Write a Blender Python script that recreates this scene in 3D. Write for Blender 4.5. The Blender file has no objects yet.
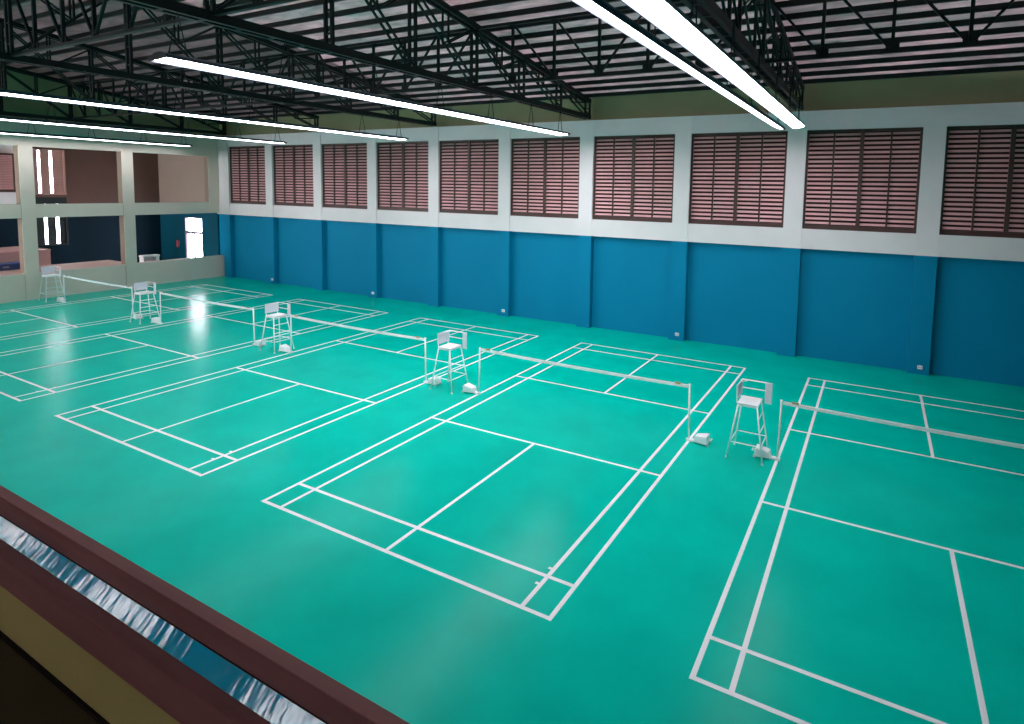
import bpy, math, random
from mathutils import Vector, Matrix
random.seed(4)
C = bpy.context.scene.collection

# ------------------------------------------------------------------ materials
def mat(name, col, rough=0.6, spec=0.5, metal=0.0, noise=0.0, nscale=3.0, emis=None, estr=0.0, bump=0.0, bscale=20.0, coat=0.0, alpha=None, dark=None, stretch=(1, 1, 1)):
    m = bpy.data.materials.new(name)
    m.use_nodes = True
    nt = m.node_tree
    b = nt.nodes['Principled BSDF']
    b.inputs['Base Color'].default_value = (*col, 1)
    b.inputs['Roughness'].default_value = rough
    b.inputs['Specular IOR Level'].default_value = spec
    b.inputs['Metallic'].default_value = metal
    if coat:
        b.inputs['Coat Weight'].default_value = coat
        b.inputs['Coat Roughness'].default_value = 0.12
    if emis:
        b.inputs['Emission Color'].default_value = (*emis, 1)
        b.inputs['Emission Strength'].default_value = estr
    tc = None
    if noise or bump:
        tc = nt.nodes.new('ShaderNodeTexCoord')
        mp = nt.nodes.new('ShaderNodeMapping')
        mp.inputs['Scale'].default_value = stretch
        nt.links.new(tc.outputs['Object'], mp.inputs['Vector'])
    if noise:
        n = nt.nodes.new('ShaderNodeTexNoise')
        n.inputs['Scale'].default_value = nscale
        n.inputs['Detail'].default_value = 6
        r = nt.nodes.new('ShaderNodeValToRGB')
        d = dark or tuple(c * (1 - noise) for c in col)
        hi = tuple(min(1, c * (1 + noise * 0.6)) for c in col)
        r.color_ramp.elements[0].position = 0.3
        r.color_ramp.elements[1].position = 0.7
        r.color_ramp.elements[0].color = (*d, 1)
        r.color_ramp.elements[1].color = (*hi, 1)
        nt.links.new(mp.outputs['Vector'], n.inputs['Vector'])
        nt.links.new(n.outputs['Fac'], r.inputs['Fac'])
        nt.links.new(r.outputs['Color'], b.inputs['Base Color'])
    if bump:
        n2 = nt.nodes.new('ShaderNodeTexNoise')
        n2.inputs['Scale'].default_value = bscale
        n2.inputs['Detail'].default_value = 3
        bp = nt.nodes.new('ShaderNodeBump')
        bp.inputs['Strength'].default_value = bump
        bp.inputs['Distance'].default_value = 0.01
        nt.links.new(mp.outputs['Vector'], n2.inputs['Vector'])
        nt.links.new(n2.outputs['Fac'], bp.inputs['Height'])
        nt.links.new(bp.outputs['Normal'], b.inputs['Normal'])
    return m

M = {}
M['floor'] = mat('green_court_mat', (0.0, 0.51, 0.385), 0.21, 0.025, noise=0.10, nscale=0.9, bump=0.03, bscale=60)
M['line'] = mat('white_line_paint', (0.86, 0.88, 0.9), 0.5)
M['blue'] = mat('blue_wall_paint', (0.0, 0.235, 0.42), 0.6, 0.12, noise=0.05, nscale=0.5)
M['shaded_blue'] = mat('blue_paint_shaded', (0.0015, 0.013, 0.025), 0.7, 0.15, noise=0.3, nscale=0.6, stretch=(1, 1.5, 0.1))  # blue wall paint darkened to carry the shade of the unlit hall
M['cream'] = mat('cream_wall_paint', (0.92, 0.83, 0.84), 0.7, 0.3, noise=0.04, nscale=0.8)
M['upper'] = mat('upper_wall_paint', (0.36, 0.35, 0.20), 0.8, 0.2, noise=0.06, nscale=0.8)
M['beige'] = mat('beige_stage_paint', (0.80, 0.71, 0.61), 0.7, 0.3, noise=0.04, nscale=0.8)
M['brownwall'] = mat('dark_brown_wall', (0.16, 0.08, 0.066), 0.8, 0.2, noise=0.1, nscale=0.8)  # dark brown tone on the upper back wall and ceiling
M['reveal'] = mat('dark_tan_reveal', (0.20, 0.145, 0.11), 0.8, 0.2)  # darker tan used on the column sides
M['half_shaded_blue'] = mat('blue_paint_half_shaded', (0.0, 0.055, 0.09), 0.7, 0.15, noise=0.2, nscale=0.6, stretch=(1.5, 1, 0.1))  # the far wall's blue with the end wall's shade mixed in
M['ledge'] = mat('pinkish_ledge_paint', (0.56, 0.40, 0.35), 0.7, 0.2)
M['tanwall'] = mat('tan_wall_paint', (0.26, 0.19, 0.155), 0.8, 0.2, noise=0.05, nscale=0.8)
M['frame'] = mat('dark_brown_frame', (0.085, 0.035, 0.03), 0.5)
M['slat'] = mat('reddish_louvre_slat', (0.88, 0.49, 0.50), 0.5, noise=0.08, nscale=2.0)
M['shade_backing'] = mat('louvre_shade_backing', (0.07, 0.022, 0.022), 0.8, 0.2)
M['steel'] = mat('dark_green_steel', (0.008, 0.010, 0.010), 0.5, 0.3, noise=0.3, nscale=3)
M['sheet'] = mat('mottled_roof_foil', (0.30, 0.22, 0.22), 0.5, 0.3, noise=0.3, nscale=1.6, dark=(0.09, 0.07, 0.07), stretch=(1.0, 2.5, 1))
M['white'] = mat('white_enamel', (0.95, 0.95, 0.96), 0.35)
M['whiteplate'] = mat('white_plastic_board', (0.82, 0.80, 0.88), 0.45)
M['tape'] = mat('net_tape', (0.94, 0.97, 0.97), 0.7)
M['lampbody'] = mat('lamp_housing_paint', (0.05, 0.065, 0.10), 0.5)
def lamp_mat(st): return mat('lit_tube', (0.9, 0.9, 0.95), 0.4, emis=(0.95, 0.94, 1.0), estr=st)
M['rail'] = mat('brown_rail', (0.27, 0.105, 0.10), 0.6, 0.2, noise=0.15, nscale=6, stretch=(0.3, 3, 3))
M['acrylic'] = mat('blue_glossy_sheet', (0.0, 0.36, 0.58), 0.10, 0.28, bump=0.28, bscale=12, coat=0.0, stretch=(1.6, 0.4, 0.4))
M['olive'] = mat('olive_kerb_paint', (0.46, 0.36, 0.135), 0.7, 0.2, noise=0.05, nscale=2)
M['darkfloor'] = mat('dark_gallery_floor', (0.05, 0.036, 0.014), 0.8, 0.2, noise=0.1, nscale=2)
M['black'] = mat('flat_black', (0.012, 0.006, 0.005), 0.8, 0.1)
M['pink'] = mat('pink_step_paint', (0.52, 0.30, 0.28), 0.7)
M['mat'] = mat('blue_gym_mat', (0.03, 0.06, 0.19), 0.6)
M['red'] = mat('red_paint', (0.35, 0.02, 0.04), 0.5)
M['doorframe'] = mat('violet_grey_frame', (0.16, 0.1, 0.13), 0.5)
M['pinkpanel'] = mat('pinkish_wood_panel', (0.5, 0.27, 0.24), 0.6)
M['darkpanel'] = mat('dark_shutter_panel', (0.01, 0.014, 0.014), 0.6)
M['wheel'] = mat('pale_grey_wheel', (0.6, 0.6, 0.62), 0.5)
M['rubber'] = mat('grey_rubber', (0.25, 0.25, 0.27), 0.6)
M['outlet'] = mat('white_outlet_plate', (0.9, 0.9, 0.92), 0.3)
M['tie'] = mat('tan_net_cord', (0.35, 0.28, 0.10), 0.7)

def net_material():
    m = bpy.data.materials.new('net_mesh')
    m.use_nodes = True
    nt = m.node_tree
    b = nt.nodes['Principled BSDF']
    out = nt.nodes['Material Output']
    tr = nt.nodes.new('ShaderNodeBsdfTransparent')
    tr.inputs[0].default_value = (0.955, 0.95, 0.945, 1)
    nt.nodes.remove(b)
    nt.links.new(tr.outputs[0], out.inputs['Surface'])
    return m
M['net'] = net_material()

# ------------------------------------------------------------------ mesh builder
class MB:
    def __init__(s):
        s.v = []; s.f = []
    def add(s, vs, fs):
        o = len(s.v); s.v += [tuple(p) for p in vs]; s.f += [tuple(i + o for i in f) for f in fs]; return s
    def box(s, x0, x1, y0, y1, z0, z1):
        if x0 > x1: x0, x1 = x1, x0
        if y0 > y1: y0, y1 = y1, y0
        if z0 > z1: z0, z1 = z1, z0
        vs = [(x0,y0,z0),(x1,y0,z0),(x1,y1,z0),(x0,y1,z0),(x0,y0,z1),(x1,y0,z1),(x1,y1,z1),(x0,y1,z1)]
        return s.add(vs, [(0,3,2,1),(4,5,6,7),(0,1,5,4),(1,2,6,5),(2,3,7,6),(3,0,4,7)])
    def hexa(s, vs):
        return s.add(vs, [(0,3,2,1),(4,5,6,7),(0,1,5,4),(1,2,6,5),(2,3,7,6),(3,0,4,7)])
    def bar(s, p, q, w, h=None, up=(0,0,1)):
        p, q = Vector(p), Vector(q); h = h or w
        d = (q - p).normalized(); u = Vector(up)
        if abs(d.dot(u)) > 0.98: u = Vector((0,1,0))
        a = d.cross(u).normalized(); b = a.cross(d).normalized()
        vs = []
        for c in (p, q):
            for sa, sb in ((-1,-1),(1,-1),(1,1),(-1,1)):
                vs.append(c + a * (sa * w / 2) + b * (sb * h / 2))
        return s.add(vs, [(0,3,2,1),(4,5,6,7),(0,1,5,4),(1,2,6,5),(2,3,7,6),(3,0,4,7)])
    def tube(s, pts, r, n=8, r2=None):
        pts = [Vector(p) for p in pts]; rings = []
        for i, p in enumerate(pts):
            d = (pts[min(i+1, len(pts)-1)] - pts[max(i-1, 0)]).normalized()
            u = Vector((0,0,1)) if abs(d.z) < 0.95 else Vector((0,1,0))
            a = d.cross(u).normalized(); b = a.cross(d).normalized()
            rr = r if r2 is None else r + (r2 - r) * i / (len(pts) - 1)
            rings.append([p + (a * math.cos(k*2*math.pi/n) + b * math.sin(k*2*math.pi/n)) * rr for k in range(n)])
        vs = [v for g in rings for v in g]; fs = []
        for i in range(len(pts) - 1):
            for k in range(n):
                fs.append((i*n+k, i*n+(k+1) % n, (i+1)*n+(k+1) % n, (i+1)*n+k))
        fs.append(tuple(range(n))[::-1]); fs.append(tuple((len(pts)-1)*n+k for k in range(n)))
        return s.add(vs, fs)
    def prism(s, prof, axis, a0, a1):
        """extrude a closed 2-D profile along an axis: 'x' takes (y,z), 'y' takes (x,z), 'z' takes (x,y)"""
        n = len(prof); vs = []
        for a in (a0, a1):
            for p, q in prof:
                vs.append({'x': (a,p,q), 'y': (p,a,q), 'z': (p,q,a)}[axis])
        fs = [tuple(range(n))[::-1], tuple(range(n, 2*n))]
        for k in range(n):
            fs.append((k, (k+1) % n, n+(k+1) % n, n+k))
        return s.add(vs, fs)
    def obj(s, name, m, parent=None, bevel=0.0, smooth=False):
        me = bpy.data.meshes.new(name)
        me.from_pydata(s.v, [], s.f); me.update()
        import bmesh
        bm = bmesh.new(); bm.from_mesh(me)
        bmesh.ops.recalc_face_normals(bm, faces=bm.faces)
        bm.to_mesh(me); bm.free()
        if isinstance(m, str): m = M[m]
        me.materials.append(m)
        o = bpy.data.objects.new(name, me); C.objects.link(o)
        if smooth:
            for p in me.polygons: p.use_smooth = True
        if bevel:
            b = o.modifiers.new('bevel', 'BEVEL'); b.width = bevel; b.segments = 2; b.limit_method = 'ANGLE'
        if parent: o.parent = parent
        return o

def tag(o, label=None, cat=None, group=None, kind=None):
    if label: o['label'] = label
    if cat: o['category'] = cat
    if group: o['group'] = group
    if kind: o['kind'] = kind
    return o
def empty(name, loc=(0,0,0), rz=0):
    o = bpy.data.objects.new(name, None); C.objects.link(o)
    o.location = loc; o.rotation_euler = (0,0,rz); o.empty_display_size = 0.2
    return o
def copy_tree(o, parent=None):
    c = o.copy(); C.objects.link(c)
    if parent: c.parent = parent
    for ch in list(o.children): copy_tree(ch, c)
    return c

# ------------------------------------------------------------------ dimensions
YW = 15.70            # front face of the pilasters on the far wall
YP = 15.97            # blue panel face, recessed
XL, XR, YN = -26.3, 23.3, -10.6
PX0, PS, PW = 10.785, 4.067, 0.622
ZB, ZS, ZT, ZC = 3.90, 4.60, 8.02, 8.66     # blue top, window sill, window head, top of cream wall
SL, Z0, YR = 0.14, 9.62, 2.6                # roof slope, roof height at the far wall, ridge
def roof(y): return Z0 + SL * (15.7 - max(y, 2*YR - y))
LX, CW, CL = {'A': -24.18, 'B': -16.03, 'C': -7.99, 'D': 0.0, 'E': 8.03}, 6.06, 13.36

# ------------------------------------------------------------------ floor with painted courts
fl = MB().box(-34.5, XR+0.4, YN-0.3, 16.1, -0.2, 0.0).obj('floor', 'floor'); fl['kind'] = 'structure'
where = {'A': 'white lines of the court beside the low beige wall', 'B': 'white lines of the second court from the beige wall',
         'C': 'white lines of the middle court', 'D': 'white lines of the court in the foreground, wholly in view', 'E': 'white lines of the court cut off by the right edge'}
def court(x0, key):
    m = MB(); w = 0.033; t = 0.003
    def vx(x, y0, y1): m.box(x0+x-w, x0+x+w, y0, y1, 0.0005, t)
    def hy(y, x0_, x1_): m.box(x0+x0_, x0+x1_, y-w, y+w, 0.0008, t+0.0012)
    for x in (0, 0.46, CW-0.46, CW): vx(x, -w, CL+w)
    for y in (0, 0.76, 4.70, CL-4.70, CL-0.76, CL): hy(y, -w, CW+w)
    vx(CW/2, 0, 4.70); vx(CW/2, CL-4.70, CL)
    for y in (0.55, 0.95):      # the small test marks beside the singles line
        m.box(x0+CW-0.46-0.09, x0+CW-0.46-0.035, y-0.025, y+0.025, 0.0005, t)
    o = m.obj('court_lines', 'line', fl); o['label'] = where[key]
for k, x in LX.items(): court(x, k)

# ------------------------------------------------------------------ far wall
wb = MB().box(XL-0.4, XR, YP, 16.1, 0, ZB).obj('wall_back', 'blue'); wb['kind'] = 'structure'
band = MB().box(XL-0.2, XR, YW+0.03, 16.1, ZB, ZS)
band.box(XL-0.2, XR, YW+0.03, 16.1, ZT, ZC).box(XL-0.4, PX0-9*PS, YW+0.05, 16.1, ZS, ZT)
pil_x = [PX0 + k*PS for k in range(-9, 4)]
edges = [XL-0.2] + [x for p in pil_x for x in (p, p+PW)] + [XR]
o = band.obj('cream_band', 'cream', wb); o['label'] = 'cream painted bands below and above the windows'
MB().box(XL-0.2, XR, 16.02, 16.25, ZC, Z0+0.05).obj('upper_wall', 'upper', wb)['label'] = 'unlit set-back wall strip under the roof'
MB().box(XL-0.2, XR, YW+0.05, 16.02, ZC, ZC+0.02).obj('ledge', 'cream', wb)
for p in pil_x:
    pl = MB().box(p, p+PW, YW, YP+0.05, 0, ZB).obj('pilaster', 'blue', wb)
    MB().box(p, p+PW, YW, 16.1, ZB, ZC+0.01).obj('pilaster_shaft', 'cream', pl)['label'] = 'cream upper part of the pilaster'
# windows between the pilasters
def louvre_window(idx, xa, xb, y, za, zb, parent=None, face=-1, columns=4, label=None):
    """timber louvre window in an opening xa..xb; y is the face towards the hall"""
    r = empty(f'window_{idx}', ((xa+xb)/2, y, za)); r['kind'] = 'structure'
    if label: r['label'] = label
    W, H = xb - xa, zb - za; x0 = -W/2
    f = MB(); t = 0.075
    f.box(x0, x0+t, 0.0, 0.12, 0, H).box(-x0-t, -x0, 0.0, 0.12, 0, H)
    f.box(x0+t, -x0-t, 0.0, 0.12, 0, 0.15).box(x0+t, -x0-t, 0.0, 0.12, H-0.085, H)
    f.obj('window_frame', 'frame', r)
    MB().box(-0.06, 0.06, 0.0, 0.12, 0.15, H-0.085).obj('mullion', 'frame', r)
    MB().box(x0+0.02, -x0-0.02, 0.17, 0.19, 0.02, H-0.02).obj('shade_backing', 'shade_backing', r)  # dark sheet added behind the slats for the shade in the gaps
    spans = []
    q = (W/2 - t - 0.06)
    for s in (x0+t, 0.06):
        spans += [(s, s+q/2-0.026), (s+q/2+0.026, s+q)]
        MB().box(s+q/2-0.026, s+q/2+0.026, 0.01, 0.11, 0.15, H-0.085).obj('stile', 'frame', r)
    n = 21; pitch = (H-0.085-0.15) / n
    for a, b in spans:
        m = MB()
        for i in range(n):
            zc = 0.15 + (i+0.5)*pitch
            prof = [(0.035, zc-0.040), (0.046, zc-0.046), (0.105, zc+0.030), (0.094, zc+0.036)]
            m.prism(prof, 'x', a, b)
        m.obj('louvre_slats', 'slat', r)
    return r
ordinal = ['leftmost', 'second', 'third', 'fourth', 'fifth', 'sixth', 'seventh', 'eighth', 'ninth', 'tenth']
n = 0
for i in range(len(pil_x)-1):
    n += 1
    louvre_window(n, pil_x[i]+PW, pil_x[i+1], 15.80, ZS, ZT, label=(ordinal[n-1] + ' louvred window of the long far wall, counted from the left') if n <= 10 else None)
# backs of the window openings, jambs
MB().box(XL-0.2, XR, 16.0, 16.1, ZS, ZT).obj('shade_back_board', 'shade_backing', wb)
# small white floor-level outlets on every second pilaster
olab = ['white wall outlet low on the blue pilaster nearest the far left corner', 'white wall outlet low on the blue pilaster behind the second chair from the left corner',
        'white wall outlet low on the blue pilaster behind the middle court', 'white wall outlet low on the blue pilaster behind the foreground court', 'white wall outlet low on the rightmost blue pilaster in view']
for i, k in enumerate((-8, -6, -4, -2, 0)):
    x = PX0 + k*PS + (0.36 if i else 0.45)
    r = empty('wall_outlet', (x, YW, 0.25)); tag(r, olab[i], 'outlet', 'outlets along the blue wall')
    MB().box(-0.075, 0.075, -0.05, 0, -0.06, 0.06).obj('cover_plate', 'outlet', r, bevel=0.008)
    for s in (-0.03, 0.03): MB().box(s-0.012, s+0.012, -0.053, -0.049, -0.02, 0.02).obj('socket_hole', 'rubber', r)

# ------------------------------------------------------------------ left wall: columns, parapet, beam, openings to the side hall
wl = MB().box(XL-0.22, XL, -10.6, YP, 0, 1.30).obj('wall_left', 'beige'); wl['kind'] = 'structure'
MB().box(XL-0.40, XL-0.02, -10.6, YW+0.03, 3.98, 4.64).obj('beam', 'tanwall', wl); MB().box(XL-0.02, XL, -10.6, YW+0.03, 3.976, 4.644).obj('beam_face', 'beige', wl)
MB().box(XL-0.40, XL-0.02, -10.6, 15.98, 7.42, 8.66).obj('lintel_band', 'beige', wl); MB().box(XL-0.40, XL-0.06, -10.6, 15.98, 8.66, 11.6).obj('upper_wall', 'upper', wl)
for y in (-7.1, -2.7, 1.65, 6.03, 10.40):
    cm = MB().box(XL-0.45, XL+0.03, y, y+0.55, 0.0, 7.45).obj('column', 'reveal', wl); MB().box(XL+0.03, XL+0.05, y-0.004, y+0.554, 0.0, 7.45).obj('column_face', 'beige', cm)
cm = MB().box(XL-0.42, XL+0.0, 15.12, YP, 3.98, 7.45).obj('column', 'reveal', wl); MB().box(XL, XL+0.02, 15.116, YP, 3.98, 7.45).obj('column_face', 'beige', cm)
MB().box(XL-0.42, XL-0.22, -10.6, YP, 1.1, 1.29).obj('parapet_ledge', 'ledge', wl); MB().box(XL-0.20, XL-0.01, -10.6, 10.40, 1.296, 1.304).obj('coping', 'ledge', wl)
# corner pilaster belongs to the far wall
# side hall
XA = -33.1
sh = MB().box(XA-0.2, XA, -10.6, 8.98, 0, ZB+0.35).box(XA-0.2, XA, 10.62, 16.1, 0, ZB+0.35).box(XA-0.2, XA, 8.98, 10.62, 0, 1.95).obj('wall_side_hall', 'shaded_blue'); sh['kind'] = 'structure'
MB().box(XA-0.2, XA, -10.6, 8.5, ZB+0.35, 9.4).obj('upper_wall', 'cream', sh)
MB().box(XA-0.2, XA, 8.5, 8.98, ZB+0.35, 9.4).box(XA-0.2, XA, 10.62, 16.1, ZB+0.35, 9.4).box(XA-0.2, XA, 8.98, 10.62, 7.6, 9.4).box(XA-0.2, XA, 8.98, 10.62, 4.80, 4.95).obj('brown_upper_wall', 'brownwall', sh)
MB().box(XA-0.2, XA-0.01, 8.98, 10.62, 4.52, 4.80).obj('dark_spandrel', 'darkpanel', sh)
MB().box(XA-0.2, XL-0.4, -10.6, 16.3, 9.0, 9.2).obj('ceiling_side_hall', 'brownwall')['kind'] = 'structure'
# continuation of the far wall inside the side hall, with the bright doorway
DX0, DX1, DZ = -30.25, -28.35, 3.56
wb2 = MB().box(XA, DX0, 15.86, 16.1, 0, 4.2).box(DX1, XL-0.4, 15.86, 16.1, 0, 4.2).box(DX0, DX1, 15.86, 16.1, DZ, 4.2).obj('wall_side_hall_end', 'half_shaded_blue'); wb2['kind'] = 'structure'
MB().box(XA, XL-0.4, 15.86, 16.1, 4.2, 9.2).obj('tan_upper_wall', 'tanwall', wb2)

def glass_material():
    m = bpy.data.materials.new('clear_pane'); m.use_nodes = True; nt = m.node_tree
    tr = nt.nodes.new('ShaderNodeBsdfTransparent'); tr.inputs[0].default_value = (0.97, 0.96, 1, 1)
    gl = nt.nodes.new('ShaderNodeBsdfGlossy'); gl.inputs['Roughness'].default_value = 0.05
    mx = nt.nodes.new('ShaderNodeMixShader'); mx.inputs[0].default_value = 0.06
    nt.links.new(tr.outputs[0], mx.inputs[1]); nt.links.new(gl.outputs[0], mx.inputs[2])
    nt.links.new(mx.outputs[0], nt.nodes['Material Output'].inputs['Surface'])
    return m
M['glass'] = glass_material()

d = empty('door_1', ((DX0+DX1)/2, 15.86, 0)); d['kind'] = 'structure'; d['label'] = 'bright glazed double doorway with transom in the far blue wall of the side hall'
W = (DX1-DX0)/2
MB().box(-W, -W+0.06, 0, 0.14, 0, DZ).box(W-0.04, W, 0, 0.14, 0, DZ).box(-W, W, 0, 0.14, DZ-0.05, DZ).obj('door_frame', 'doorframe', d)
MB().box(-W+0.06, W-0.04, 0.0, 0.14, 2.56, 2.64).obj('transom_bar', 'doorframe', d)
MB().box(-W+0.06, W-0.04, 0.06, 0.075, 2.64, DZ-0.05).obj('transom_pane', 'glass', d)
for s, a, b in ((-1, -W+0.06, -0.01), (1, 0.01, W-0.04)):
    m = MB().box(a, a+0.045, 0.03, 0.08, 0.01, 2.56).box(b-0.045, b, 0.03, 0.08, 0.01, 2.56).box(a+0.045, b-0.045, 0.03, 0.08, 0.01, 0.14).box(a+0.045, b-0.045, 0.03, 0.08, 2.5, 2.56)
    lf = m.obj('door_leaf', 'doorframe', d)
    MB().box(a+0.045, b-0.045, 0.05, 0.06, 0.14, 2.5).obj('pane', 'glass', lf)
    hx = b-0.02 if s < 0 else a+0.02
    MB().tube([(hx, 0.0, 1.0), (hx, -0.05, 1.0), (hx, -0.05, 1.3), (hx, 0.0, 1.3)], 0.012).obj('handle', 'frame', lf)
# narrow openings between panels in the back wall of the side hall
def strip_window(idx, z0, z1, gaps, pm, fm, label):
    r = empty(f'window_{idx}', (XA, 9.8, z0)); r['kind'] = 'structure'; r['label'] = label
    y0, y1, H = 8.98-9.8, 10.62-9.8, z1-z0
    MB().box(-0.16, 0.04, y0, y0+0.08, 0, H).box(-0.16, 0.04, y1-0.08, y1, 0, H).box(-0.16, 0.06, y0, y1, 0, 0.09).box(-0.16, 0.04, y0, y1, H-0.09, H).obj('window_frame', fm, r)
    cur = y0+0.08
    for a, b in gaps + [(y1-0.08, None)]:
        a2 = a-9.8 if b else a
        p = MB().box(-0.1, -0.05, cur, a2, 0.09, H-0.09)
        for q in range(14):
            z = 0.12+(q+0.5)*(H-0.24)/14
            p.prism([(-0.05, z-0.05), (-0.03, z-0.045), (-0.045, z+0.05), (-0.05, z+0.05)], 'y', cur+0.05, a2-0.05) if a2-cur > 0.12 else None
        p.obj('shutter_panel', pm, r)
        if b:
            MB().box(-0.085, -0.075, a2, b-9.8, 0.09, H-0.09).obj('pane', 'glass', r)
            cur = b-9.8
strip_window(13, 4.95, 7.6, [(9.32, 9.46), (9.88, 10.03)], 'pinkpanel', 'pinkpanel', 'upper shuttered window of the side hall with two bright gaps')
strip_window(14, 1.95, 4.52, [(9.50, 9.66), (10.06, 10.24)], 'darkpanel', 'darkpanel', 'lower dark shuttered window of the side hall with two bright gaps')
# louvred window of the side hall, seen at the left edge of the view
def back_louvre(idx, ya, yb, za, zb, label):
    w = louvre_window(idx, 0, yb-ya, 0, za, zb, label=label)
    w.location = (XA+0.20, (ya+yb)/2, za); w.rotation_euler = (0, 0, math.pi/2)
    return w
w14 = back_louvre(15, 4.6, 8.2, 5.1, 7.25, 'reddish louvred window in the back wall of the side hall')
# things standing in the side hall
p = empty('platform', (-29.2, 5.6, 0)); tag(p, 'tall pink platform behind the low beige wall', 'platform')
MB().box(-3.0, 0.0, -3.0, 2.6, 0, 2.06).obj('base', 'pink', p, bevel=0.02)
MB().box(-3.0, 0.02, -3.02, 2.62, 2.06, 2.12).obj('deck', 'pink', p, bevel=0.01)
p = empty('step_block', (-29.15, 5.6, 0)); tag(p, 'wide low pinkish step between the tall pink platform and the beige wall', 'step')
MB().box(0.0, 2.36, -3.0, 5.28, 0, 1.23).obj('base', 'pink', p, bevel=0.02)
MB().box(0.0, 2.38, -3.02, 5.30, 1.23, 1.295).obj('tread', 'ledge', p, bevel=0.01)
g = empty('gym_mat', (-28.65, 5.1, 1.302)); tag(g, 'dark blue gym mat lying on the lower pink step', 'mat')
MB().box(-0.45, 0.4, -2.3, 1.8, 0, 0.32).obj('mat_body', 'mat', g, bevel=0.05)
for y in (-1.3, 0.9): MB().box(0.4, 0.415, y-0.12, y+0.12, 0.12, 0.2).obj('carry_handle', 'rubber', g)
b = empty('cabinet', (-27.1, 12.02, 0)); tag(b, 'white open-topped cabinet just showing above the low beige wall beside the column', 'cabinet')
MB().box(-0.22, 0.2, -0.42, -0.38, 0, 1.52).box(-0.22, 0.2, 0.28, 0.44, 0, 1.52).box(-0.22, -0.18, -0.38, 0.28, 0, 1.52).obj('body', 'white', b, bevel=0.006)
MB().box(-0.22, 0.22, -0.45, 0.46, 1.52, 1.62).obj('top', 'white', b, bevel=0.006)
MB().box(-0.18, 0.18, -0.38, 0.28, 1.2, 1.23).obj('shelf', 'frame', b)
f = empty('fire_extinguisher', (-30.95, 15.76, 1.55)); tag(f, 'small red extinguisher on the blue wall beside the bright doorway', 'extinguisher')
MB().tube([(0,0,0), (0,0,0.36), (0,0,0.42), (0,0,0.46)], 0.085, 12, 0.07).obj('cylinder', 'red', f, smooth=True)
MB().tube([(0,0,0.46), (0,0,0.53)], 0.025, 8).box(-0.02, 0.02, -0.1, 0.03, 0.52, 0.55).obj('valve', 'black', f)
MB().tube([(0.02,0,0.5), (0.12,-0.02,0.45), (0.11,-0.02,0.2)], 0.012, 6).obj('hose', 'black', f)
MB().box(-0.05, 0.05, 0.07, 0.10, 0.1, 0.4).obj('wall_bracket', 'rubber', f)

# ------------------------------------------------------------------ near wall (behind the camera) and right wall
CZ0, CZ1, CWD = 7.95, 8.75, 1.7
wf = MB().box(XL-0.2, XR, YN-0.25, YN, 0, CZ0).box(XL-0.2, XR, YN-0.25, YN, CZ1, 9.8).obj('wall_front', 'tanwall'); wf['kind'] = 'structure'
cx = [-5.9 + 4.6*k for k in range(-2, 4)]
ends = [XL-0.2] + [v for c in cx for v in (c-CWD/2, c+CWD/2)] + [XR]
for a, b in zip(ends[0::2], ends[1::2]):
    MB().box(a, b, YN-0.25, YN, CZ0, CZ1).obj('pier', 'tanwall', wf)
for c in cx:
    MB().box(c-CWD/2, c+CWD/2, YN-0.15, YN-0.1, CZ0, CZ0+0.05).box(c-CWD/2, c+CWD/2, YN-0.15, YN-0.1, CZ1-0.05, CZ1).box(c-0.025, c+0.025, YN-0.15, YN-0.1, CZ0+0.05, CZ1-0.05).obj('clerestory_frame', 'frame', wf)
wr = MB().box(XR, XR+0.2, YN, 16.1, 0, ZB).obj('wall_right', 'blue'); wr['kind'] = 'structure'
MB().box(XR, XR+0.2, YN, 16.1, ZB, 11.6).obj('upper_wall', 'tanwall', wr)

# ------------------------------------------------------------------ roof: sheet and purlins
cl = empty('ceiling', (0, YR, roof(YR))); cl['kind'] = 'structure'
def local(o): 
    o.parent = cl; o.matrix_parent_inverse = Matrix.Translation(-cl.location); return o
x0, x1 = XA-0.2, XR+0.3
rise = 0.10
def translucent_sheet(k):
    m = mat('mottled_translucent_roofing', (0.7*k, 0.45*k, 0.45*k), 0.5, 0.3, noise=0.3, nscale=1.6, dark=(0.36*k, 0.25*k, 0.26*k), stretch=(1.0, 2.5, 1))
    nt = m.node_tree; b = nt.nodes['Principled BSDF']
    tr = nt.nodes.new('ShaderNodeBsdfTranslucent'); ad = nt.nodes.new('ShaderNodeAddShader')
    n = nt.nodes.new('ShaderNodeTexNoise'); n.inputs['Scale'].default_value = 1.1; n.inputs['Detail'].default_value = 5
    mp = nt.nodes.new('ShaderNodeMapping'); mp.inputs['Scale'].default_value = (0.5, 2.2, 1)
    tc = nt.nodes.new('ShaderNodeTexCoord'); r = nt.nodes.new('ShaderNodeValToRGB')
    r.color_ramp.elements[0].position = 0.35; r.color_ramp.elements[1].position = 0.68
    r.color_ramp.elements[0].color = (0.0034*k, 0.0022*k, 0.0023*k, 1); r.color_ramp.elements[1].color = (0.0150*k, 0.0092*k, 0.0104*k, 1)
    nt.links.new(tc.outputs['Object'], mp.inputs[0]); nt.links.new(mp.outputs[0], n.inputs['Vector']); nt.links.new(n.outputs['Fac'], r.inputs[0])
    nt.links.new(r.outputs[0], tr.inputs[0]); nt.links.new(b.outputs[0], ad.inputs[0]); nt.links.new(tr.outputs[0], ad.inputs[1])
    nt.links.new(ad.outputs[0], nt.nodes['Material Output'].inputs['Surface'])
    return m
def flat_sheet(xa, xb, mm, name, lab):
    za, zb = roof(YR)+rise, roof(16.3)+rise
    o = local(MB().add([(xa,YR,za),(xb,YR,za),(xb,16.3,zb),(xa,16.3,zb)], [(0,1,2,3)]).obj(name, mm)); o['label'] = lab
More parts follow.
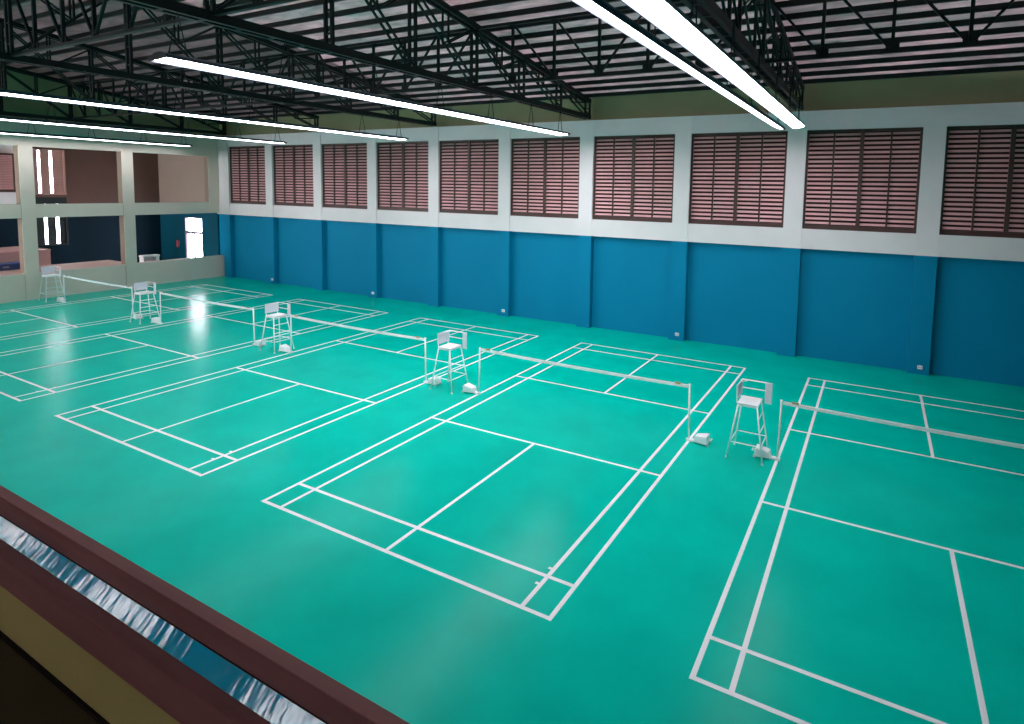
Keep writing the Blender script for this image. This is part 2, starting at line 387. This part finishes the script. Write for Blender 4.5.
flat_sheet(-9.23, x1, translucent_sheet(1.08), 'roof_sheet', 'pale translucent roofing over the right part of the hall')
flat_sheet(x0, -9.23, translucent_sheet(0.28), 'roof_sheet', 'translucent roofing, colour dimmed for weaker light, over the left part of the hall')  # sheet colour lowered to paint in the weaker light at the left
ya, yb = 2*YR-16.3, YR
za, zb = roof(ya)+rise, roof(yb)+rise
local(MB().hexa([(x0,ya,za),(x1,ya,za),(x1,yb,zb),(x0,yb,zb),(x0,ya,za+0.05),(x1,ya,za+0.05),(x1,yb,zb+0.05),(x0,yb,zb+0.05)]).obj('roof_sheet', 'sheet'))
ys = [15.62 - 0.78*k for k in range(17)]
ys = ys + [2*YR - y for y in ys if y > YR + 0.2]
for y in ys:
    z = roof(y)
    local(MB().box(XL, XR, y-0.04, y+0.04, z-0.045, z+rise).obj('purlin', 'steel'))

# ------------------------------------------------------------------ roof trusses
TX = [-25.5, -17.36, -9.23, -1.10, 7.03, 15.17]
tlab = {-25.5: 'dark steel roof truss above the beige left wall', -17.36: 'second dark roof truss from the left wall', -9.23: 'third dark roof truss from the left wall',
        -1.10: 'dark roof truss above the long lamp row left of the foreground court', 7.03: 'dark roof truss above the pair of lamp rows at the right', 15.17: 'dark roof truss beyond the right edge of the foreground court'}
def truss(x):
    r = empty('roof_truss', (x, YR, 8.72)); tag(r, tlab[x], 'roof truss', 'main roof trusses')
    L = 15.75 - YR; B = 0.08; o = 8.72
    top = lambda y: roof(y+YR) - 0.10 - o - 0.07
    m = MB()
    for s in (-1, 1):
        m.box(s*0.11-0.045, s*0.11+0.045, -L, L, 0.0, 0.17)
    for k in range(-18, 19):
        m.box(-0.11, 0.11, k*0.7-0.04, k*0.7+0.04, 0.0, 0.02)
    m.obj('bottom_chord', 'steel', r)
    m = MB()
    for s in (-1, 1):
        for e in (-1, 1):
            m.bar((s*0.11, 0, top(0)), (s*0.11, e*L, top(L)), 0.09, 0.15)
    m.obj('top_chord', 'steel', r)
    nodes = [-L+0.05] + [k*2.65 for k in range(-4, 5)] + [L-0.05]
    for k, y in enumerate(nodes):
        m = MB(); w = 0.07
        for s in (-1, 1): m.box(s*0.10-w/2, s*0.10+w/2, y-w/2, y+w/2, 0.15, top(y))
        nz = int((top(y)-0.15)/0.5)
        for j in range(nz): m.box(-0.10, 0.10, y-0.02, y+0.02, 0.4+j*0.5, 0.44+j*0.5)
        m.obj('post', 'steel', r)
    for a, b in zip(nodes[:-1], nodes[1:]):
        mid = (a+b)/2
        m = MB()
        for s in (-1, 1):
            if mid > 0: m.bar((s*0.10, a, top(a)-0.05), (s*0.10, b, 0.15), 0.05)
            else: m.bar((s*0.10, b, top(b)-0.05), (s*0.10, a, 0.15), 0.05)
        m.obj('diagonal', 'steel', r)
        m = MB()
        for s in (-1, 1):
            m.bar((s*0.10, mid, top(mid)), (s*0.10, mid, (0.15+top(mid))/2), 0.045)
            if mid > 0: m.bar((s*0.10, mid, (0.15+top(mid))/2), (s*0.10, b, top(b)-0.05), 0.04)
            else: m.bar((s*0.10, mid, (0.15+top(mid))/2), (s*0.10, a, top(a)-0.05), 0.04)
        m.obj('sub_strut', 'steel', r)
for x in TX: truss(x)

# bracing trusses running between the main trusses
bay = ['first bay from the left wall', 'second bay from the left wall', 'third bay from the left wall', 'bay over the foreground court', 'bay at the right edge of the view']
def bracing(xa, xb, y, lab, doubled):
    r = empty('bracing_truss', ((xa+xb)/2, y, 8.82)); tag(r, lab, 'bracing truss', 'bracing trusses between the roof trusses')
    h = roof(y) - 8.82 - 0.17; L = (xb-xa)/2 - 0.16; n = 6; p = (xb-xa)/n
    MB().box(-L, L, -0.05, 0.05, 0, 0.07).obj('bottom_chord', 'steel', r)
    MB().box(-L, L, -0.05, 0.05, h-0.08, h).obj('top_chord', 'steel', r)
    for k in range(1, n):
        x = (k-n/2)*p
        MB().box(x-0.035, x+0.035, -0.035, 0.035, 0.07, h-0.08).obj('post', 'steel', r)
        MB().box(x-0.13, x+0.13, -0.012, 0.012, 0.03, 0.22).obj('gusset_plate', 'steel', r)
        MB().box(x-0.12, x+0.12, -0.011, 0.011, h-0.2, h-0.02).obj('gusset_plate', 'steel', r)
        if k <= n/2: MB().bar((x-p+0.05, 0, h-0.1), (x-0.06, 0, 0.12), 0.055).obj('diagonal', 'steel', r)
        if k >= n/2: MB().bar((x+p-0.05, 0, h-0.1), (x+0.06, 0, 0.12), 0.055).obj('diagonal', 'steel', r)
for i in range(5):
    bracing(TX[i], TX[i+1], 7.9, 'dark bracing truss nearer the louvred wall, ' + bay[i], i > 2)
for i in range(4):
    bracing(TX[i], TX[i+1], -0.05, 'dark bracing truss nearer the gallery rail, ' + bay[i], False)

# ------------------------------------------------------------------ lamp rows
def lamp_row(x, tilt, y0, n, st, W, lab):
    lm = lamp_mat(st)
    r = empty('lamp_row', (x, y0, 7.9)); tag(r, lab, 'lamp', 'suspended rows of tube lamps'); 
    ta = math.radians(tilt); ca, sa = math.cos(ta), math.sin(ta)
    def T(px, pz): return (px*ca - pz*sa, px*sa + pz*ca)
    L = n*1.2
    prof = [(-W-0.015, -0.03), (-W, -0.03), (-W, 0.01), (W, 0.01), (W, -0.03), (W+0.015, -0.03), (W+0.01, 0.03), (0.07, 0.09), (-0.07, 0.09), (-W-0.01, 0.03)]
    MB().prism([T(*p) for p in prof], 'y', -0.03, L+0.03).obj('housing', 'lampbody', r)
    for k in range(n):
        pr = [(-W+0.012, 0.008), (-W+0.012, -0.012), (-W*0.5, -0.03), (W*0.5, -0.03), (W-0.012, -0.012), (W-0.012, 0.008)]
        MB().prism([T(*p) for p in pr], 'y', k*1.2+0.035, k*1.2+1.165).obj('tube_panel', lm, r)
    for e0 in (-0.045, L+0.03):
        MB().prism([T(*p) for p in [(-W-0.015, -0.032), (W+0.015, -0.032), (W+0.01, 0.03), (0.07, 0.09), (-0.07, 0.09), (-W-0.01, 0.03)]], 'y', e0, e0+0.015).obj('end_cap', 'steel', r)
    for k in range(n//2+1):
        y = min(max(k*2.4, 0.3), L-0.3)
        MB().tube([(0, y-0.16, 0.09), (0.0, y, 0.86), (0, y+0.16, 0.09)], 0.012, 5).obj('hanger_wire', 'steel', r)
lamp_row(-25.2, 2, -1.0, 12, 11, 0.25, 'suspended lamp row nearest the beige left wall, lowest in the picture')
lamp_row(-17.08, 2, -1.0, 12, 14, 0.25, 'second suspended lamp row from the beige left wall')
lamp_row(-8.98, 2, -1.0, 12, 22, 0.25, 'third suspended lamp row from the beige left wall')
lamp_row(-0.97, 2, -1.0, 12, 37, 0.25, 'suspended lamp row crossing the middle of the roof, left of the pair')
lamp_row(6.76, -16, -1.0, 12, 17, 0.165, 'thinner left one of the pair of lamp rows')
lamp_row(7.35, 8, -1.0, 12, 18, 0.175, 'broad bright right one of the pair of lamp rows')

# ------------------------------------------------------------------ nets and posts
YM, PH = 6.72, 1.335
court_name = {'A': 'the court beside the beige wall', 'B': 'the second court from the beige wall', 'C': 'the middle court', 'D': 'the foreground court', 'E': 'the court cut off at the right'}
def net_post(key, side):
    x = LX[key] + (0 if side < 0 else CW)
    r = empty('net_post', (x, YM, 0), 0 if side > 0 else math.pi)
    tag(r, 'white net post at the ' + ('left' if side < 0 else 'right') + ' side of ' + court_name[key], 'net post', 'net posts')
    MB().tube([(0, 0, 0.03), (-0.02, 0, 0.7), (-0.03, 0, PH)], 0.022, 10).obj('pole', 'white', r, smooth=True)
    MB().tube([(-0.022, 0, 0.76), (-0.022, 0, 0.80)], 0.030, 10).obj('collar', 'white', r)
    MB().tube([(-0.03, 0, PH), (-0.03, 0, PH+0.02)], 0.029, 10).obj('cap', 'white', r)
    MB().prism([(-0.06, -0.05), (0.14, -0.06), (0.14, 0.06), (-0.06, 0.05)], 'z', 0.0, 0.05).obj('foot_plate', 'white', r, bevel=0.008)
    m = MB().hexa([(0.12,-0.10,0.02),(0.47,-0.14,0.02),(0.47,0.14,0.02),(0.12,0.10,0.02),(0.16,-0.10,0.18),(0.45,-0.135,0.23),(0.45,0.135,0.23),(0.16,0.10,0.18)])
    m.obj('ballast_box', 'white', r, bevel=0.025)
    for s in (-1, 1):
        MB().tube([(0.46, s*0.105, 0.032), (0.46, s*0.14, 0.032)], 0.032, 12).obj('wheel', 'wheel', r)
    MB().tube([(0.47, -0.05, 0.13), (0.53, -0.05, 0.13), (0.53, 0.05, 0.13), (0.47, 0.05, 0.13)], 0.01, 6).obj('grip', 'white', r)
def net(key):
    x0 = LX[key]+0.062; x1 = LX[key]+CW-0.062; n = 24
    r = empty('badminton_net', ((x0+x1)/2, YM, PH)); tag(r, 'fine net with white top tape across ' + court_name[key], 'net', 'badminton nets')
    L = (x1-x0)/2
    sag = lambda x: -0.03*(1-(x/L)**2)
    m = MB(); w = MB()
    xs = [-L + 2*L*k/n for k in range(n+1)]
    for a, b in zip(xs[:-1], xs[1:]):
        m.hexa([(a,-0.008,sag(a)-0.075),(b,-0.008,sag(b)-0.075),(b,0.008,sag(b)-0.075),(a,0.008,sag(a)-0.075),(a,-0.008,sag(a)),(b,-0.008,sag(b)),(b,0.008,sag(b)),(a,0.008,sag(a))])
    m.obj('top_tape', 'tape', r)
    w.add([(x,0,sag(x)-0.07) for x in xs] + [(x,0,-0.72) for x in xs], [(k,k+1,n+2+k,n+1+k) for k in range(n)])
    w.obj('net_mesh', 'net', r)
    for s in (-1, 1):
        MB().tube([(s*(L-0.32), 0, sag(L-0.32)+0.004), (s*(L-0.18), 0, sag(L-0.18)+0.004)], 0.022, 6).obj('tie_cord', 'tie', r)
for k in LX:
    net_post(k, -1); net_post(k, 1); net(k)

# ------------------------------------------------------------------ umpire chairs
def umpire_chair():
    r = empty('umpire_chair')
    sz = 1.25
    feet = {(-1,-1): (-0.38,-0.38), (1,-1): (0.38,-0.38), (1,1): (0.38,0.40), (-1,1): (-0.37,0.40)}
    tops = {(-1,-1): (-0.20,-0.25), (1,-1): (0.20,-0.25), (1,1): (0.20,0.25), (-1,1): (-0.20,0.25)}
    def at(k, z):
        t = z/(sz-0.03); f, p = feet[k], tops[k]
        return (f[0]+(p[0]-f[0])*t, f[1]+(p[1]-f[1])*t, z)
    for k in feet:
        lg = MB().tube([at(k, 0.02), at(k, sz-0.03)], 0.0175, 8).obj('leg', 'white', r, smooth=True)
        f = at(k, 0.0)
        MB().tube([(f[0], f[1], 0.0), (f[0], f[1], 0.035)], 0.025, 8).obj('rubber_foot', 'white', lg)
    zb = 0.37
    br = MB()
    ks = [(-1,-1), (1,-1), (1,1), (-1,1)]
    for a, b in zip(ks, ks[1:]+ks[:1]): br.tube([at(a, zb), at(b, zb)], 0.013, 6)
    br.obj('lower_brace', 'white', r)
    for z in (0.66, 0.94):
        MB().tube([at((1,-1), z), at((1,1), z)], 0.014, 6).obj('ladder_rung', 'white', r)
    MB().box(-0.22, 0.23, -0.27, 0.27, sz-0.03, sz).obj('seat', 'white', r, bevel=0.012)
    MB().box(-0.21, 0.21, -0.255, -0.235, sz-0.075, sz-0.03).box(-0.21, 0.21, 0.235, 0.255, sz-0.075, sz-0.03).box(-0.21, -0.19, -0.235, 0.235, sz-0.075, sz-0.03).box(0.19, 0.21, -0.235, 0.235, sz-0.075, sz-0.03).obj('seat_frame', 'white', r)
    MB().box(-0.235, -0.215, -0.27, 0.26, sz+0.06, sz+0.385).obj('backrest', 'whiteplate', r, bevel=0.006)
    MB().tube([(-0.235, -0.22, sz-0.03), (-0.245, -0.22, sz+0.37)], 0.012, 6).tube([(-0.235, 0.22, sz-0.03), (-0.245, 0.22, sz+0.37)], 0.012, 6).obj('back_upright', 'white', r)
    MB().tube([(-0.225, 0.25, sz+0.375), (0.30, 0.25, sz+0.375)], 0.014, 6).tube([(-0.225, 0.25, sz+0.19), (0.30, 0.25, sz+0.19)], 0.013, 6).tube([(-0.22, 0.02, sz+0.375), (-0.08, 0.245, sz+0.375)], 0.012, 6).obj('arm_rail', 'white', r)
    MB().box(0.275, 0.425, 0.24, 0.256, sz-0.10, sz+0.385).obj('score_board', 'whiteplate', r, bevel=0.006)
    return r
ch = umpire_chair()
spots = [(7.41, 6.65, 'white umpire chair nearest the camera, left of the court cut off at the right'),
         (-1.04, 6.72, 'white umpire chair standing left of the foreground court'),
         (-8.76, 6.74, 'white umpire chair standing left of the middle court'),
         (-17.05, 6.64, 'white umpire chair just left of the bright window glare on the floor'),
         (-25.35, 6.68, 'white umpire chair farthest away, against the beige wall')]
for i, (x, y, lab) in enumerate(spots):
    o = ch if i == 0 else copy_tree(ch)
    o.location = (x, y, 0); tag(o, lab, 'umpire chair', 'umpire chairs between the courts')

# ------------------------------------------------------------------ spectator gallery at the camera's feet
gf = MB().box(-6.0, XR, YN, -5.50, 3.35, 3.664).obj('floor_gallery', 'darkfloor'); gf['kind'] = 'structure'
kb = MB().box(-6.0, XR, -5.62, -5.50, 3.664, 3.949).obj('trim_1', 'olive'); kb['kind'] = 'structure'; kb['label'] = 'olive kerb under the gallery rail'
sk = MB().box(-6.0, XR, -5.632, -5.62, 3.664, 3.685).obj('black_strip_gallery', 'black'); sk['kind'] = 'structure'  # thin black strip along the foot of the kerb
bl = empty('gallery_balustrade', (8.5, -5.55, 3.949)); tag(bl, 'low brown railed balustrade with a glossy blue strip along the gallery edge', 'balustrade')
bx0, bx1, O = -6.0-8.5, XR-8.5, Vector((0, -5.55, 3.949))
def yz(l): return [(y-O.y, z-O.z) for y, z in l]
MB().prism(yz([(-5.476,4.258),(-5.476,4.159),(-5.527,4.159),(-5.527,4.258)]), 'x', bx0, bx1).obj('top_rail', 'rail', bl, bevel=0.003)
MB().prism(yz([(-5.480,4.1595),(-5.480,4.1525),(-5.5255,4.1525),(-5.5255,4.1595)]), 'x', bx0, bx1).obj('rail_shadow_strip', 'black', bl)  # black strip in place of the shadow under the top rail
MB().prism(yz([(-5.515,4.138),(-5.572,4.084),(-5.592,4.084),(-5.592,4.0920),(-5.5268,4.1516)]), 'x', bx0, bx1).obj('blue_strip', 'acrylic', bl)
MB().prism(yz([(-5.50,3.949),(-5.6356,3.949),(-5.6356,4.106),(-5.578,4.106),(-5.594,4.06),(-5.50,3.99)]), 'x', bx0, bx1).obj('bottom_rail', 'rail', bl, bevel=0.003)
MB().prism(yz([(-5.478,4.157),(-5.478,3.949),(-5.488,3.949),(-5.488,4.157)]), 'x', bx0, bx1).obj('outer_board', 'rail', bl)

# ------------------------------------------------------------------ daylight outside
w = bpy.data.worlds.new('sky'); bpy.context.scene.world = w; w.use_nodes = True
bg = w.node_tree.nodes['Background']; bg.inputs[0].default_value = (0.93, 0.95, 1.0, 1); bg.inputs[1].default_value = 24.0

# ------------------------------------------------------------------ camera
P = [9.699, -6.725, 5.852]; yaw, pitch, roll, f, sx, sy = CAM = (-0.497, 0.085, 0.018, 594.76, 43.99, -122.85)
cy, sy_, cp, sp = math.cos(yaw), math.sin(yaw), math.cos(pitch), math.sin(pitch)
fw = Vector((sy_*cp, cy*cp, -sp)); rt = Vector((cy, -sy_, 0)); uu = rt.cross(fw)
cr, sr = math.cos(roll), math.sin(roll)
r2 = rt*cr + uu*sr; u2 = uu*cr - rt*sr
cam = bpy.data.cameras.new('camera'); co = bpy.data.objects.new('camera', cam); C.objects.link(co)
co.matrix_world = Matrix(((r2.x,u2.x,-fw.x,P[0]),(r2.y,u2.y,-fw.y,P[1]),(r2.z,u2.z,-fw.z,P[2]),(0,0,0,1)))
cam.sensor_width = 36; cam.lens = f*36/1024; cam.shift_x = -sx/1024; cam.shift_y = sy/-1024*-1
cam.clip_start = 0.05; cam.clip_end = 200
sc = bpy.context.scene; sc.camera = co
sc.view_settings.view_transform = 'Standard'; sc.view_settings.look = 'None'
sc.view_settings.gamma = 1.0; sc.view_settings.use_curve_mapping = False
sc.view_settings.exposure = 0.0
